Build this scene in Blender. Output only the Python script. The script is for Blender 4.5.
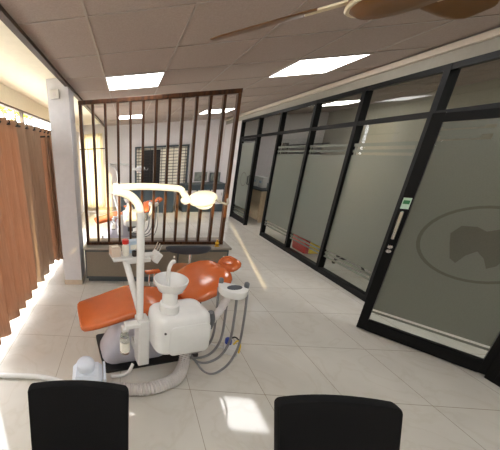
import bpy, bmesh, math, random
from mathutils import Vector, Matrix
random.seed(7)
for o in list(bpy.data.objects): bpy.data.objects.remove(o)
S = bpy.context.scene
COL = S.collection
# ------------------------------------------------------------------ camera
cam = bpy.data.cameras.new('camera'); camo = bpy.data.objects.new('camera', cam); COL.objects.link(camo)
r = Vector((0.9917, 0.1193, -0.0471)); u = Vector((0.0039, 0.3385, 0.9409)); f = Vector((-0.1282, 0.9334, -0.3353))
m = Matrix((r, u, -f)).transposed().to_4x4(); m.translation = Vector((0, 0, 1.735)); camo.matrix_world = m
cam.sensor_width = 36; cam.lens = 252.72 / 500 * 36; cam.shift_x = (250 - 95.3) / 500; cam.shift_y = (243.44 - 225) / 500
cam.clip_start = 0.02; cam.clip_end = 200
S.camera = camo
# ------------------------------------------------------------------ light
w = bpy.data.worlds.new('daylight'); S.world = w; w.use_nodes = True
bg = w.node_tree.nodes['Background']; bg.inputs[0].default_value = (0.95, 0.97, 1.0, 1); bg.inputs[1].default_value = 9.5
sl = bpy.data.lights.new('sun', 'SUN'); sl.energy = 6.5; sl.color = (1.0, 0.76, 0.36); sl.angle = math.radians(0.5)
so = bpy.data.objects.new('sun', sl); COL.objects.link(so)
so.rotation_euler = Vector((0.22, 0.97, -0.272)).to_track_quat('-Z', 'Y').to_euler(); so.location = (-2, -9, 3)
PANEL_EMIT = 9.0
S.view_settings.view_transform = 'Standard'; S.view_settings.look = 'None'; S.view_settings.gamma = 1
S.view_settings.use_curve_mapping = False; S.view_settings.exposure = 0.45

# ------------------------------------------------------------------ materials
def srgb(r, g, b):
    c = lambda v: (v / 255 / 12.92) if v / 255 <= 0.04045 else ((v / 255 + 0.055) / 1.055) ** 2.4
    return (c(r), c(g), c(b), 1)
def mat(name, rgb, rough=0.5, metal=0.0, noise=0.06, nscale=20, bump=0.0, spec=0.5, emit=0, coat=0, trans=0):
    M = bpy.data.materials.new(name); M.use_nodes = True; nt = M.node_tree; b = nt.nodes['Principled BSDF']
    c = srgb(*rgb)
    tc = nt.nodes.new('ShaderNodeTexCoord'); n = nt.nodes.new('ShaderNodeTexNoise'); n.inputs['Scale'].default_value = nscale
    n.inputs['Detail'].default_value = 4
    nt.links.new(tc.outputs['Object'], n.inputs['Vector'])
    rp = nt.nodes.new('ShaderNodeMapRange'); rp.inputs[1].default_value = .3; rp.inputs[2].default_value = .7
    rp.inputs[3].default_value = 1 - noise; rp.inputs[4].default_value = 1 + noise
    nt.links.new(n.outputs['Fac'], rp.inputs[0])
    mx = nt.nodes.new('ShaderNodeVectorMath'); mx.operation = 'SCALE'; mx.inputs[0].default_value = c[:3]
    nt.links.new(rp.outputs[0], mx.inputs['Scale']); nt.links.new(mx.outputs[0], b.inputs['Base Color'])
    b.inputs['Roughness'].default_value = rough; b.inputs['Metallic'].default_value = metal
    b.inputs['Specular IOR Level'].default_value = spec; b.inputs['Coat Weight'].default_value = coat
    b.inputs['Transmission Weight'].default_value = trans
    if emit:
        b.inputs['Emission Color'].default_value = c; b.inputs['Emission Strength'].default_value = emit
    if bump:
        bp = nt.nodes.new('ShaderNodeBump'); bp.inputs['Strength'].default_value = bump; bp.inputs['Distance'].default_value = .01
        nt.links.new(n.outputs['Fac'], bp.inputs['Height']); nt.links.new(bp.outputs[0], b.inputs['Normal'])
    return M
def floor_mat():
    M = mat('polished_floor_tile', (207, 203, 195), rough=.07, noise=.05, nscale=3, spec=.6)
    nt = M.node_tree; b = nt.nodes['Principled BSDF']
    tc = nt.nodes.new('ShaderNodeTexCoord'); mp = nt.nodes.new('ShaderNodeMapping')
    mp.inputs['Location'].default_value = (.60, -1.513 + .533, 0)
    nt.links.new(tc.outputs['Object'], mp.inputs['Vector'])
    br = nt.nodes.new('ShaderNodeTexBrick'); br.offset = 0; br.inputs['Scale'].default_value = 1
    br.inputs['Brick Width'].default_value = .533; br.inputs['Row Height'].default_value = .533
    br.inputs['Mortar Size'].default_value = .0022; br.inputs['Mortar Smooth'].default_value = .3
    nt.links.new(mp.outputs[0], br.inputs['Vector'])
    src = b.inputs['Base Color'].links[0].from_socket
    # faint marble veins
    wv = nt.nodes.new('ShaderNodeTexNoise'); wv.inputs['Scale'].default_value = 1.6; wv.inputs['Detail'].default_value = 8; wv.inputs['Distortion'].default_value = 2.5
    nt.links.new(tc.outputs['Object'], wv.inputs['Vector'])
    rp = nt.nodes.new('ShaderNodeValToRGB'); e = rp.color_ramp.elements
    e[0].position = .46; e[0].color = (1, 1, 1, 1); e[1].position = .5; e[1].color = (.95, .94, .92, 1)
    e2 = e.new(.54); e2.color = (1, 1, 1, 1)
    nt.links.new(wv.outputs['Fac'], rp.inputs[0])
    m1 = nt.nodes.new('ShaderNodeMix'); m1.data_type = 'RGBA'; m1.blend_type = 'MULTIPLY'; m1.inputs[0].default_value = 1
    nt.links.new(src, m1.inputs[6]); nt.links.new(rp.outputs[0], m1.inputs[7])
    m2 = nt.nodes.new('ShaderNodeMix'); m2.data_type = 'RGBA'; m2.inputs[7].default_value = srgb(150, 140, 122)
    nt.links.new(br.outputs['Fac'], m2.inputs[0]); nt.links.new(m1.outputs[2], m2.inputs[6])
    nt.links.new(m2.outputs[2], b.inputs['Base Color'])
    return M
def front_only(nt, fr, mix):
    # a pane reflects where light enters it; leaving a parallel sided pane there is no total reflection
    ge = nt.nodes.new('ShaderNodeNewGeometry'); ma = nt.nodes.new('ShaderNodeMath'); ma.operation = 'SUBTRACT'; ma.inputs[0].default_value = 1
    mu = nt.nodes.new('ShaderNodeMath'); mu.operation = 'MULTIPLY'; mu.use_clamp = True
    nt.links.new(ge.outputs['Backfacing'], ma.inputs[1]); nt.links.new(ma.outputs[0], mu.inputs[0]); nt.links.new(fr.outputs[0], mu.inputs[1]); nt.links.new(mu.outputs[0], mix.inputs[0])
def glass_mat(name='clear_pane_glass', tint=(.94, .96, .94, 1)):
    M = bpy.data.materials.new(name); M.use_nodes = True; nt = M.node_tree; nt.nodes.clear()
    o = nt.nodes.new('ShaderNodeOutputMaterial'); t = nt.nodes.new('ShaderNodeBsdfTransparent'); g = nt.nodes.new('ShaderNodeBsdfGlossy')
    t.inputs[0].default_value = tint; g.inputs['Roughness'].default_value = .02
    fr = nt.nodes.new('ShaderNodeFresnel'); fr.inputs[0].default_value = 1.5
    mx = nt.nodes.new('ShaderNodeMixShader')
    front_only(nt, fr, mx); nt.links.new(t.outputs[0], mx.inputs[1]); nt.links.new(g.outputs[0], mx.inputs[2])
    nt.links.new(mx.outputs[0], o.inputs[0]); return M
def film_mat(name, rgb, see=.12, gl=.35):
    M = bpy.data.materials.new(name); M.use_nodes = True; nt = M.node_tree; nt.nodes.clear()
    N = nt.nodes.new; L = nt.links.new
    o = N('ShaderNodeOutputMaterial'); d = N('ShaderNodeBsdfDiffuse'); tl = N('ShaderNodeBsdfTranslucent'); tr = N('ShaderNodeBsdfTransparent'); g = N('ShaderNodeBsdfGlossy')
    tc = N('ShaderNodeTexCoord'); n = N('ShaderNodeTexNoise'); n.inputs['Scale'].default_value = 150
    L(tc.outputs['Object'], n.inputs['Vector'])
    rp = N('ShaderNodeMapRange'); rp.inputs[3].default_value = .9; rp.inputs[4].default_value = 1.1; L(n.outputs['Fac'], rp.inputs[0])
    vm = N('ShaderNodeVectorMath'); vm.operation = 'SCALE'; vm.inputs[0].default_value = srgb(*rgb)[:3]; L(rp.outputs[0], vm.inputs['Scale'])
    L(vm.outputs[0], d.inputs[0]); L(vm.outputs[0], tl.inputs[0])
    g.inputs['Roughness'].default_value = .22
    m1 = N('ShaderNodeMixShader'); m1.inputs[0].default_value = .5; L(d.outputs[0], m1.inputs[1]); L(tl.outputs[0], m1.inputs[2])
    m2 = N('ShaderNodeMixShader'); m2.inputs[0].default_value = see; L(m1.outputs[0], m2.inputs[1]); L(tr.outputs[0], m2.inputs[2])
    fr = N('ShaderNodeFresnel'); fr.inputs[0].default_value = 1.5
    m3 = N('ShaderNodeMixShader'); front_only(nt, fr, m3); L(m2.outputs[0], m3.inputs[1]); L(g.outputs[0], m3.inputs[2])
    L(m3.outputs[0], o.inputs[0]); return M
def cloth_mat(name, rgb, tl=.4, stripe=0):
    M = bpy.data.materials.new(name); M.use_nodes = True; nt = M.node_tree; nt.nodes.clear()
    N = nt.nodes.new; L = nt.links.new
    o = N('ShaderNodeOutputMaterial'); d = N('ShaderNodeBsdfDiffuse'); t = N('ShaderNodeBsdfTranslucent')
    tc = N('ShaderNodeTexCoord'); mp = N('ShaderNodeMapping'); mp.inputs['Scale'].default_value = (120, 120, 4)
    n = N('ShaderNodeTexNoise'); n.inputs['Scale'].default_value = 1; L(tc.outputs['Object'], mp.inputs['Vector']); L(mp.outputs[0], n.inputs['Vector'])
    rp = N('ShaderNodeMapRange'); rp.inputs[3].default_value = .75; rp.inputs[4].default_value = 1.25; L(n.outputs['Fac'], rp.inputs[0])
    vm = N('ShaderNodeVectorMath'); vm.operation = 'SCALE'; vm.inputs[0].default_value = srgb(*rgb)[:3]; L(rp.outputs[0], vm.inputs['Scale'])
    L(vm.outputs[0], d.inputs[0]); L(vm.outputs[0], t.inputs[0])
    mx = N('ShaderNodeMixShader'); mx.inputs[0].default_value = tl; L(d.outputs[0], mx.inputs[1]); L(t.outputs[0], mx.inputs[2]); L(mx.outputs[0], o.inputs[0])
    return M
def wood_mat(name, a, b_):
    M = mat(name, a, rough=.4, noise=0, spec=.22); nt = M.node_tree; b = nt.nodes['Principled BSDF']; N = nt.nodes.new; L = nt.links.new
    tc = N('ShaderNodeTexCoord'); mp = N('ShaderNodeMapping'); mp.inputs['Scale'].default_value = (40, 40, 3); L(tc.outputs['Object'], mp.inputs['Vector'])
    n = N('ShaderNodeTexNoise'); n.inputs['Scale'].default_value = 1; n.inputs['Detail'].default_value = 6; L(mp.outputs[0], n.inputs['Vector'])
    rp = N('ShaderNodeValToRGB'); rp.color_ramp.elements[0].position = .35; rp.color_ramp.elements[1].position = .7
    rp.color_ramp.elements[0].color = srgb(*a); rp.color_ramp.elements[1].color = srgb(*b_); L(n.outputs['Fac'], rp.inputs[0]); L(rp.outputs[0], b.inputs['Base Color'])
    return M
def emit_mat(name, rgb, s):
    M = bpy.data.materials.new(name); M.use_nodes = True; nt = M.node_tree; nt.nodes.clear()
    o = nt.nodes.new('ShaderNodeOutputMaterial'); e = nt.nodes.new('ShaderNodeEmission'); e.inputs[0].default_value = srgb(*rgb); e.inputs[1].default_value = s
    nt.links.new(e.outputs[0], o.inputs[0]); return M

MT = dict(
    floor=floor_mat(), glass=glass_mat(), winglass=glass_mat('window_glass', (.99, .99, .99, 1)),
    film=film_mat('frosted_glass_film', (146, 149, 139)), emblem=film_mat('etched_emblem_film', (126, 125, 114)),
    ceiling=mat('mineral_fibre_ceiling_tile', (174, 161, 153), rough=.95, noise=.07, nscale=90, spec=.1),
    tbar=mat('ceiling_grid_bar', (160, 148, 140), rough=.35, noise=.03),
    cream=mat('cream_paint', (238, 230, 210), rough=.8, noise=.03, spec=.2),
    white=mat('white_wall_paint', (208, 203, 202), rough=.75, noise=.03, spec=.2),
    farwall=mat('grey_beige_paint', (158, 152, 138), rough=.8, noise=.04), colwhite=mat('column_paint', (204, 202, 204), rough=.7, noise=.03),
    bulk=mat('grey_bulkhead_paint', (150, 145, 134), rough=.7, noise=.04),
    trim=mat('cream_ceiling_trim', (196, 184, 168), rough=.5, noise=.03),
    dtrim=mat('brown_ceiling_edge_trim', (84, 70, 58), rough=.5),
    skirt=mat('beige_skirting_tile', (186, 168, 146), rough=.3),
    black=mat('black_aluminium', (7, 7, 8), rough=.45, noise=.1, spec=.2),
    blackfab=mat('black_mesh_fabric', (13, 13, 15), rough=.85, noise=.15, nscale=300, bump=.3, spec=.2),
    blackplas=mat('black_plastic', (16, 16, 17), rough=.5),
    wood=wood_mat('dark_walnut_stain', (44, 25, 14), (88, 54, 30)),
    cabframe=mat('slate_laminate', (72, 80, 84), rough=.45), cabdoor=mat('taupe_laminate', (132, 122, 108), rough=.5, noise=.05, nscale=60),
    cabtop=mat('grey_granite_top', (150, 142, 132), rough=.25, noise=.15, nscale=220),
    orange=mat('orange_leatherette', (198, 100, 50), rough=.22, noise=.05, nscale=14, spec=.55, coat=.25),
    dental=mat('white_glossy_plastic', (220, 220, 219), rough=.25, noise=.02), bluewhite=mat('cool_white_plastic', (214, 222, 236), rough=.35, noise=.02),
    lavender=mat('pale_lavender_plastic', (196, 194, 206), rough=.25, noise=.03),
    grey=mat('grey_plastic', (98, 100, 104), rough=.5), chrome=mat('chrome_metal', (205, 205, 205), rough=.15, metal=1, noise=.02),
    hosegrey=mat('grey_silicone_hose', (120, 120, 122), rough=.4), hosewhite=mat('white_ribbed_hose', (205, 200, 200), rough=.45),
    stoolblue=mat('slate_blue_vinyl', (48, 54, 64), rough=.5), brownor=mat('brown_orange_vinyl', (150, 84, 32), rough=.35),
    red=mat('red_plastic', (200, 40, 30), rough=.4), yellow=mat('yellow_plastic', (226, 190, 50), rough=.4), blue=mat('blue_plastic', (36, 60, 150), rough=.4),
    label=mat('white_paper_label', (232, 228, 216), rough=.8, noise=.05, nscale=60), beigebox=mat('beige_cardboard', (196, 180, 164), rough=.8),
    bluebox=mat('pale_blue_card', (184, 204, 222), rough=.6), dark=mat('dark_brown_cup', (48, 40, 40), rough=.4), gold=mat('gold_paint', (214, 170, 50), rough=.3, metal=.6),
    fan=mat('golden_brown_enamel', (116, 78, 36), rough=.35, noise=.12, nscale=8), fanrim=mat('cream_enamel', (224, 210, 180), rough=.35),
    curtain=cloth_mat('brown_curtain_cloth', (184, 150, 126), .36), curtaingrey=cloth_mat('taupe_curtain_cloth', (166, 144, 126), .3),
    sheer=cloth_mat('cream_sheer_cloth', (236, 226, 200), .6), leaf=cloth_mat('yellow_green_leaf', (170, 190, 60), .5), stem=mat('brown_stem', (90, 70, 50)),
    ground=mat('pale_concrete_ground', (200, 196, 186), rough=.9, noise=.08, nscale=2), desk=mat('beige_laminate', (196, 176, 146), rough=.45),
    steel=mat('dark_steel_grille', (40, 34, 32), rough=.5), darkint=mat('opening_shade_paint', (14, 15, 16), rough=.3), paper=mat('white_paper', (235, 235, 232), rough=.8),
    teal=mat('dark_teal_laminate', (58, 70, 76), rough=.4), panel=emit_mat('light_diffuser', (255, 253, 250), PANEL_EMIT), sticker=mat('green_white_sticker', (190, 220, 200), rough=.5), greenst=mat('green_print', (40, 120, 70), rough=.5),
    clear=mat('clear_bottle_plastic', (225, 230, 230), rough=.08, trans=.85, noise=0), grey2=mat('light_grey_switch', (208, 205, 200), rough=.5), photo=mat('grey_green_print', (120, 124, 116), rough=.6, noise=.4, nscale=9),
)
# ------------------------------------------------------------------ mesh helpers
class MB:
    def __init__(s): s.bm = bmesh.new()
    def box(s, c, d, rz=0, bev=0.0, seg=2, rot=None):
        M_ = Matrix.Translation(Vector(c)) @ (rot.to_4x4() if rot is not None else Matrix.Rotation(rz, 4, 'Z')) @ Matrix.Diagonal((d[0], d[1], d[2], 1))
        g = bmesh.ops.create_cube(s.bm, size=1, matrix=M_)
        if bev:
            ed = {e for v in g['verts'] for e in v.link_edges}
            bmesh.ops.bevel(s.bm, geom=list(ed), offset=bev, segments=seg, affect='EDGES', profile=.5)
        return s
    def rings(s, rings, caps=True, closed=False):
        R = [[s.bm.verts.new(Vector(p)) for p in ring] for ring in rings]
        n = len(R[0])
        for i in range(len(R) - (0 if closed else 1)):
            a, b = R[i], R[(i + 1) % len(R)]
            for k in range(n): s.bm.faces.new((a[k], a[(k + 1) % n], b[(k + 1) % n], b[k]))
        if caps and not closed:
            s.bm.faces.new(R[0][::-1]); s.bm.faces.new(R[-1])
        return s
    def lathe(s, c, prof, n=20, axis='Z', rot=None):
        c = Vector(c); rings = []
        for rad, z in prof:
            ring = []
            for k in range(n):
                a = 2 * math.pi * k / n; p = Vector((rad * math.cos(a), rad * math.sin(a), z))
                if axis == 'X': p = Vector((p.z, p.x, p.y))
                if axis == 'Y': p = Vector((p.y, p.z, p.x))
                if rot is not None: p = rot @ p
                ring.append(c + p)
            rings.append(ring)
        return s.rings(rings)
    def tube(s, pts, rad, n=10, smooth=True, ribs=0):
        P = [Vector(p) for p in pts]
        if smooth and len(P) > 2:
            Q = []
            for i in range(len(P) - 1):
                p0 = P[max(i - 1, 0)]; p1 = P[i]; p2 = P[i + 1]; p3 = P[min(i + 2, len(P) - 1)]
                st = 10 if not ribs else ribs
                for k in range(st):
                    t = k / st
                    Q.append(.5 * ((2 * p1) + (-p0 + p2) * t + (2 * p0 - 5 * p1 + 4 * p2 - p3) * t * t + (-p0 + 3 * p1 - 3 * p2 + p3) * t ** 3))
            Q.append(P[-1]); P = Q
        t0 = (P[1] - P[0]).normalized(); nrm = t0.orthogonal().normalized(); rings = []
        for i, p in enumerate(P):
            t = (P[min(i + 1, len(P) - 1)] - P[max(i - 1, 0)]).normalized()
            nrm = (nrm - t * nrm.dot(t)).normalized(); b = t.cross(nrm)
            rr = rad if not callable(rad) else rad(i / (len(P) - 1))
            if ribs: rr *= 1 + .10 * (1 if i % 2 else -1)
            rings.append([p + (nrm * math.cos(2 * math.pi * k / n) + b * math.sin(2 * math.pi * k / n)) * rr for k in range(n)])
        return s.rings(rings)
    def sph(s, c, d, rot=None, n=20):
        M_ = Matrix.Translation(Vector(c)) @ (rot.to_4x4() if rot is not None else Matrix()) @ Matrix.Diagonal((d[0] / 2, d[1] / 2, d[2] / 2, 1))
        bmesh.ops.create_uvsphere(s.bm, u_segments=n, v_segments=n // 2, radius=1, matrix=M_); return s
    def prism(s, pts, z0, z1):
        return s.rings([[Vector((x, y, z0)) for x, y in pts], [Vector((x, y, z1)) for x, y in pts]])
    def sweep_section(s, secs, n=28, e=.55):
        """loft of superellipse sections: (centre, widthdir, updir, half w, half h)"""
        rings = []
        for c, wd, ud, hw, hh in secs:
            c = Vector(c); wd = Vector(wd); ud = Vector(ud); ring = []
            for k in range(n):
                a = 2 * math.pi * k / n; ca, sa = math.cos(a), math.sin(a)
                ring.append(c + wd * (hw * math.copysign(abs(ca) ** e, ca)) + ud * (hh * math.copysign(abs(sa) ** e, sa)))
            rings.append(ring)
        return s.rings(rings)
    def build(s, name, m, parent=None, smooth=False, loc=None):
        bmesh.ops.recalc_face_normals(s.bm, faces=s.bm.faces[:])
        me = bpy.data.meshes.new(name); s.bm.to_mesh(me); s.bm.free()
        if smooth:
            for p in me.polygons: p.use_smooth = True
            try: me.set_sharp_from_angle(angle=math.radians(40))
            except Exception: pass
        o = bpy.data.objects.new(name, me); COL.objects.link(o); me.materials.append(MT[m] if isinstance(m, str) else m)
        if parent: o.parent = parent
        if loc: o.location = loc
        return o
def tag(o, label=None, cat=None, group=None, kind=None):
    if label: o['label'] = label
    if cat: o['category'] = cat
    if group: o['group'] = group
    if kind: o['kind'] = kind
    return o
def thing(name, label, cat, loc=(0, 0, 0), rz=0, group=None, kind=None):
    o = bpy.data.objects.new(name, None); COL.objects.link(o); o.location = loc; o.rotation_euler = (0, 0, rz); o.empty_display_size = .1
    return tag(o, label, cat, group, kind)
def copy_tree(o, parent=None):
    c = o.copy(); COL.objects.link(c)
    if parent is not None: c.parent = parent
    for ch in list(o.children): copy_tree(ch, c)
    return c
def arc(n, a0, a1): return [a0 + (a1 - a0) * k / (n - 1) for k in range(n)]
def rrect(cx, cy, hw, hh, rad, n=5):
    pts = []
    for (sx, sy, a) in ((1, 1, 0), (-1, 1, 90), (-1, -1, 180), (1, -1, 270)):
        for k in range(n):
            t = math.radians(a + 90 * k / (n - 1)); pts.append((cx + sx * (hw - rad) + rad * math.cos(t), cy + sy * (hh - rad) + rad * math.sin(t)))
    return pts

def wall_with_holes(name, xa, xb, za, zb, y, th, holes, m, along_y=False):
    xs = sorted({xa, xb, *[v for h in holes for v in h[:2]]}); zs = sorted({za, zb, *[v for h in holes for v in h[2:]]})
    xs = [v for v in xs if xa <= v <= xb]; zs = [v for v in zs if za <= v <= zb]; b = MB()
    for i in range(len(xs) - 1):
        for j in range(len(zs) - 1):
            cx, cz = (xs[i] + xs[i + 1]) / 2, (zs[j] + zs[j + 1]) / 2
            if any(h[0] < cx < h[1] and h[2] < cz < h[3] for h in holes): continue
            if along_y: b.box((y, cx, cz), (th, xs[i + 1] - xs[i], zs[j + 1] - zs[j]))
            else: b.box((cx, y, cz), (xs[i + 1] - xs[i], th, zs[j + 1] - zs[j]))
    return b.build(name, m)
# ------------------------------------------------------------------ setting
X0, X1, XR, Y0, Y1, H = -1.40, 2.706, 5.2, -1.0, 8.0, 2.464
YP = [6.90, 6.06, 5.27, 4.42, 3.63, 2.83, 1.77, .70, -.40]     # glazing posts
ZT, ZR = 2.302, 1.92
tag(MB().box(((X0 + XR) / 2, (Y0 + Y1) / 2, -.05), (XR - X0, Y1 - Y0, .1)).build('floor', 'floor'), 'glossy pale beige tiled floor of the clinic', 'floor', kind='structure')
tag(MB().box(((-.65 + XR) / 2, (Y0 + Y1) / 2, H + .05), (XR + .65, Y1 - Y0, .1)).build('ceiling', 'ceiling'), 'grey brown tiled false ceiling', 'ceiling', kind='structure')
g = MB()
k = -1
gx, gy = -.227, 2.958
x = gx - .6
while x < XR:
    if x > -.63: g.box((x, (Y0 + Y1) / 2, H - .002), (.014, Y1 - Y0, .006))
    x += .6
y = gy - .6 * 7
while y < Y1:
    g.box(((-.63 + XR) / 2, y, H - .0015), (XR + .63, .012, .005)); y += .6
tag(g.build('trim_1', 'tbar'), 'thin metal grid bars between the ceiling tiles', 'ceiling grid', kind='structure')
tag(MB().box(((X0 - .1 - .65) / 2, (Y0 + Y1) / 2, H + .11), (X0 * -1 - .55, Y1 - Y0, .1)).box((-.66, (Y0 + Y1) / 2, H + .035), (.02, Y1 - Y0, .07)).build('trim_2', 'cream'), 'cream plastered strip of ceiling above the curtains', 'ceiling', kind='structure')
tag(MB().box((-.655, (Y0 + Y1) / 2, H - .012), (.045, Y1 - Y0, .03)).build('trim_3', 'dtrim'), 'brown edge trim where the tiled ceiling stops', 'trim', kind='structure')
# right bulkhead above the glazing, with cream trim
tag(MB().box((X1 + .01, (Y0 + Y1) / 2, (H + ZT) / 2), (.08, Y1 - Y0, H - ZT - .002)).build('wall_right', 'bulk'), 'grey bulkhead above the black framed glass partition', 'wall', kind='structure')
tag(MB().box((X1 - .055, (Y0 + Y1) / 2, H - .045), (.05, Y1 - Y0, .05), bev=.006).build('trim_4', 'trim'), 'cream cornice strip along the top of the glass partition', 'trim', kind='structure')
BW = (-1.34, -.74, .12, 2.24)
tag(wall_with_holes('wall_back', X0 - .1, XR, 0, H + .12, Y1 + .05, .1, [BW], 'white'), 'white back wall of the far treatment room', 'wall', kind='structure')
tag(MB().box((XR + .05, (Y0 + Y1) / 2, H / 2), (.1, Y1 - Y0, H)).build('wall_far_right', 'farwall'), 'cream far wall behind the glass partition', 'wall', kind='structure')
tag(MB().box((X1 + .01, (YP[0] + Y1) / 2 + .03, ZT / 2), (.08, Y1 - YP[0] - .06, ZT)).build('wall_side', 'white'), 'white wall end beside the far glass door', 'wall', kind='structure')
# rear wall (behind the camera) with made-up openings that shape the sun band and floor streak
holes = [(-1.36, .30, 2.10, 2.40), (.79, .84, 1.15, 2.05)]
tag(wall_with_holes('wall_rear', X0 - .1, XR, 0, H + .1, Y0 - .01, .02, holes, 'cream'), 'cream wall behind the viewer with openings added to shape the sunlight', 'wall', kind='structure')
# left: window wall
b = MB()
b.box((X0 - .05, (Y0 + Y1) / 2, (2.33 + H + .15) / 2), (.1, Y1 - Y0, H + .15 - 2.33)); b.box((X0 - .05, (Y0 + Y1) / 2, -.02), (.1, Y1 - Y0, .08))
tag(b.build('wall_left', 'cream'), 'cream wall band above the curtained windows', 'wall', kind='structure')
YE = 5.8
tag(MB().box((X0 - .05, (YE + Y1) / 2, 1.175), (.1, Y1 - YE, 2.31)).build('wall_left_far', 'white'), 'white side wall of the far treatment room', 'wall', kind='structure')
sun_slots = [(.39 - .084 * (i + 1), .39 - .084 * i, 1.20 + .044 * i, 1.26 + .044 * i) for i in range(10) if i != 6]  # stepped slots added to throw the diagonal sun patch on the column
tag(wall_with_holes('wall_left_near', Y0, 1.5, .02, 2.33, X0 - .01, .02, sun_slots, 'cream', True), 'cream wall stretch on the left beside the viewer, with slots added for a sun patch', 'wall', kind='structure')
YW = 1.5
wy = [2.3, 3.7, YE - .02]
win = thing('window_1', 'full height window row behind the brown curtains', 'window', (X0 - .04, 0, 0), kind='structure')
b = MB()
for yy in [YW + .02] + wy: b.box((0, yy, 1.17), (.05, .04, 2.30))
b.box((0, (YW + YE) / 2, 2.318), (.06, YE - YW, .022)); b.box((0, (YW + YE) / 2, .035), (.06, YE - YW, .03))
b.build('window_frame', 'dtrim', win)
MB().box((0, (YW + YE) / 2, 1.17), (.006, YE - YW, 2.28)).build('glass_pane', 'winglass', win)
tag(MB().box((-11, 3, -.12), (19, 40, .1)).build('ground', 'ground'), 'pale paved ground outside the windows', 'ground', kind='structure')
# column
b = MB().box((-.765, 3.27, H / 2 + .03), (.24, .30, H + .06))
tag(b.build('column', 'colwhite'), 'white painted square column left of the slatted screen', 'column', kind='structure')
tag(MB().box((-.765, 3.27, .035), (.256, .316, .07)).build('baseboard_column', 'skirt'), 'beige skirting around the foot of the white column', 'baseboard', kind='structure')
tag(MB().box(((X0 + X1) / 2, Y1 - .008, .05), (X1 - X0, .016, .1)).build('baseboard_back', 'skirt'), 'beige skirting along the far back wall', 'baseboard', kind='structure')

# ------------------------------------------------------------------ glass partition
def film_rects(y0, y1, bars, z0, z1):
    out = []; z = z0
    for a, c in bars: out.append((z, a)); z = c
    out.append((z, z1)); return out
def glazing(parent, ya, yb, pane=True, film=True, transom=True):
    """ya<yb in parent's local y, frame already there"""
    yc, L = (ya + yb) / 2, yb - ya
    if transom: MB().box((0, yc, (ZR + ZT) / 2), (.006, L - .03, ZT - ZR - .04)).build('transom_pane', 'glass', parent)
    if pane: MB().box((0, yc, (.06 + ZR) / 2), (.006, L - .03, ZR - .08)).build('glass_pane', 'glass', parent)
    if film:
        b = MB(); top = 1.735; inset = .1
        for za, zb in ((.34, 1.57),): b.box((-.0045, yc, (za + zb) / 2), (.0008, L - .045, zb - za))
        for za, zb in ((.235, .262), (.285, .315), (1.60, 1.63), (1.665, 1.70)):
            b.box((-.0045, yc, (za + zb) / 2), (.0008, L - .045, zb - za))
        for za, zb in ((.315, .34), (.262, .285), (1.57, 1.60), (1.63, 1.665)):   # etched lines stop short of the frames
            b.box((-.0045, ya + .06, (za + zb) / 2), (.0008, .03, zb - za)); b.box((-.0045, yb - .06, (za + zb) / 2), (.0008, .03, zb - za))
        b.build('frosted_film', 'film', parent)
names = ['second pane from the near door', 'third pane from the near door', 'pane next to the open doorway']
# frame: posts and rails as one structural frame
fr = MB()
for yy in YP: fr.box((X1, yy, ZT / 2), (.075, .05, ZT))
Ytop, Ybot = YP[0], YP[-1]
fr.box((X1, (Ytop + Ybot) / 2, ZT - .025), (.07, Ytop - Ybot, .05)); fr.box((X1, (Ytop + Ybot) / 2, ZR), (.07, Ytop - Ybot, .05))
for i in range(len(YP) - 1):
    if i in (0, 1, 5): continue
    fr.box((X1, (YP[i] + YP[i + 1]) / 2, .035), (.07, YP[i] - YP[i + 1], .07))
tag(fr.build('window_2', 'black'), 'black aluminium frame of the glass partition', 'window frame', kind='structure')
n = 3
for i, lab in ((2, 'frosted glass bay next to the open doorway, farthest fixed pane'), (3, 'frosted glass bay with a red bin showing behind it'), (4, 'frosted glass bay nearest the ajar door'), (6, 'frosted glass bay on the near side of the ajar door'), (7, 'frosted glass bay nearest the viewer')):
    t = thing('window_%d' % n, lab, 'window', (X1, 0, 0), kind='structure'); n += 1
    glazing(t, YP[i + 1], YP[i])
for i, lab in ((0, 'clear transom pane above the far frosted door'), (1, 'clear transom pane above the open doorway'), (5, 'clear transom pane above the ajar glass door')):
    t = thing('window_%d' % n, lab, 'window', (X1, 0, 0), kind='structure'); n += 1
    glazing(t, YP[i + 1], YP[i], pane=False, film=False)
# far frosted door, closed in its frame
def door(name, label, hinge, ang, L, Hd, far=False):
    t = thing(name, label, 'door', hinge, ang, kind='structure')     # local +y runs from the hinge to the free stile
    b = MB()
    b.box((0, .03, Hd / 2 + .01), (.045, .06, Hd - .01)); b.box((0, L - .03, Hd / 2 + .01), (.045, .06, Hd - .01))
    b.box((0, L / 2, Hd - .03), (.043, L - .12, .06)); b.box((0, L / 2, .065), (.043, L - .12, .11))
    b.build('door_frame', 'black', t)
    MB().box((0, L / 2, (Hd + .06) / 2), (.006, L - .1, Hd - .16)).build('glass_pane', 'glass', t)
    return t
d2 = door('door_2', 'far frosted glass door with a small round emblem', (X1, YP[0] - .03, 0), math.pi, YP[0] - YP[1] - .06, ZR - .03)
Ld = YP[0] - YP[1] - .06
b = MB()
for za, zb in ((.34, 1.80), (.15, .19), (.215, .245), (.27, .30)): b.box((.005, Ld / 2, (za + zb) / 2), (.002, Ld - .125, zb - za))
b.build('frosted_film', 'film', d2)
MB().rings([[(.0065, Ld / 2 + (.16 - .02 * q) * math.cos(a) * s_, 1.0 + (.16 - .02 * q) * math.sin(a)) for a in arc(25, 0, 2 * math.pi)[:-1]] for q, s_ in ((0, 1), (1, 1))], caps=False).build('etched_emblem', 'emblem', d2)
MB().tube([(.03, Ld - .03, .92), (.07, Ld - .03, .93), (.07, Ld - .03, 1.10), (.03, Ld - .03, 1.11)], .010, smooth=False).build('handle', 'blackplas', d2)
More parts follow.
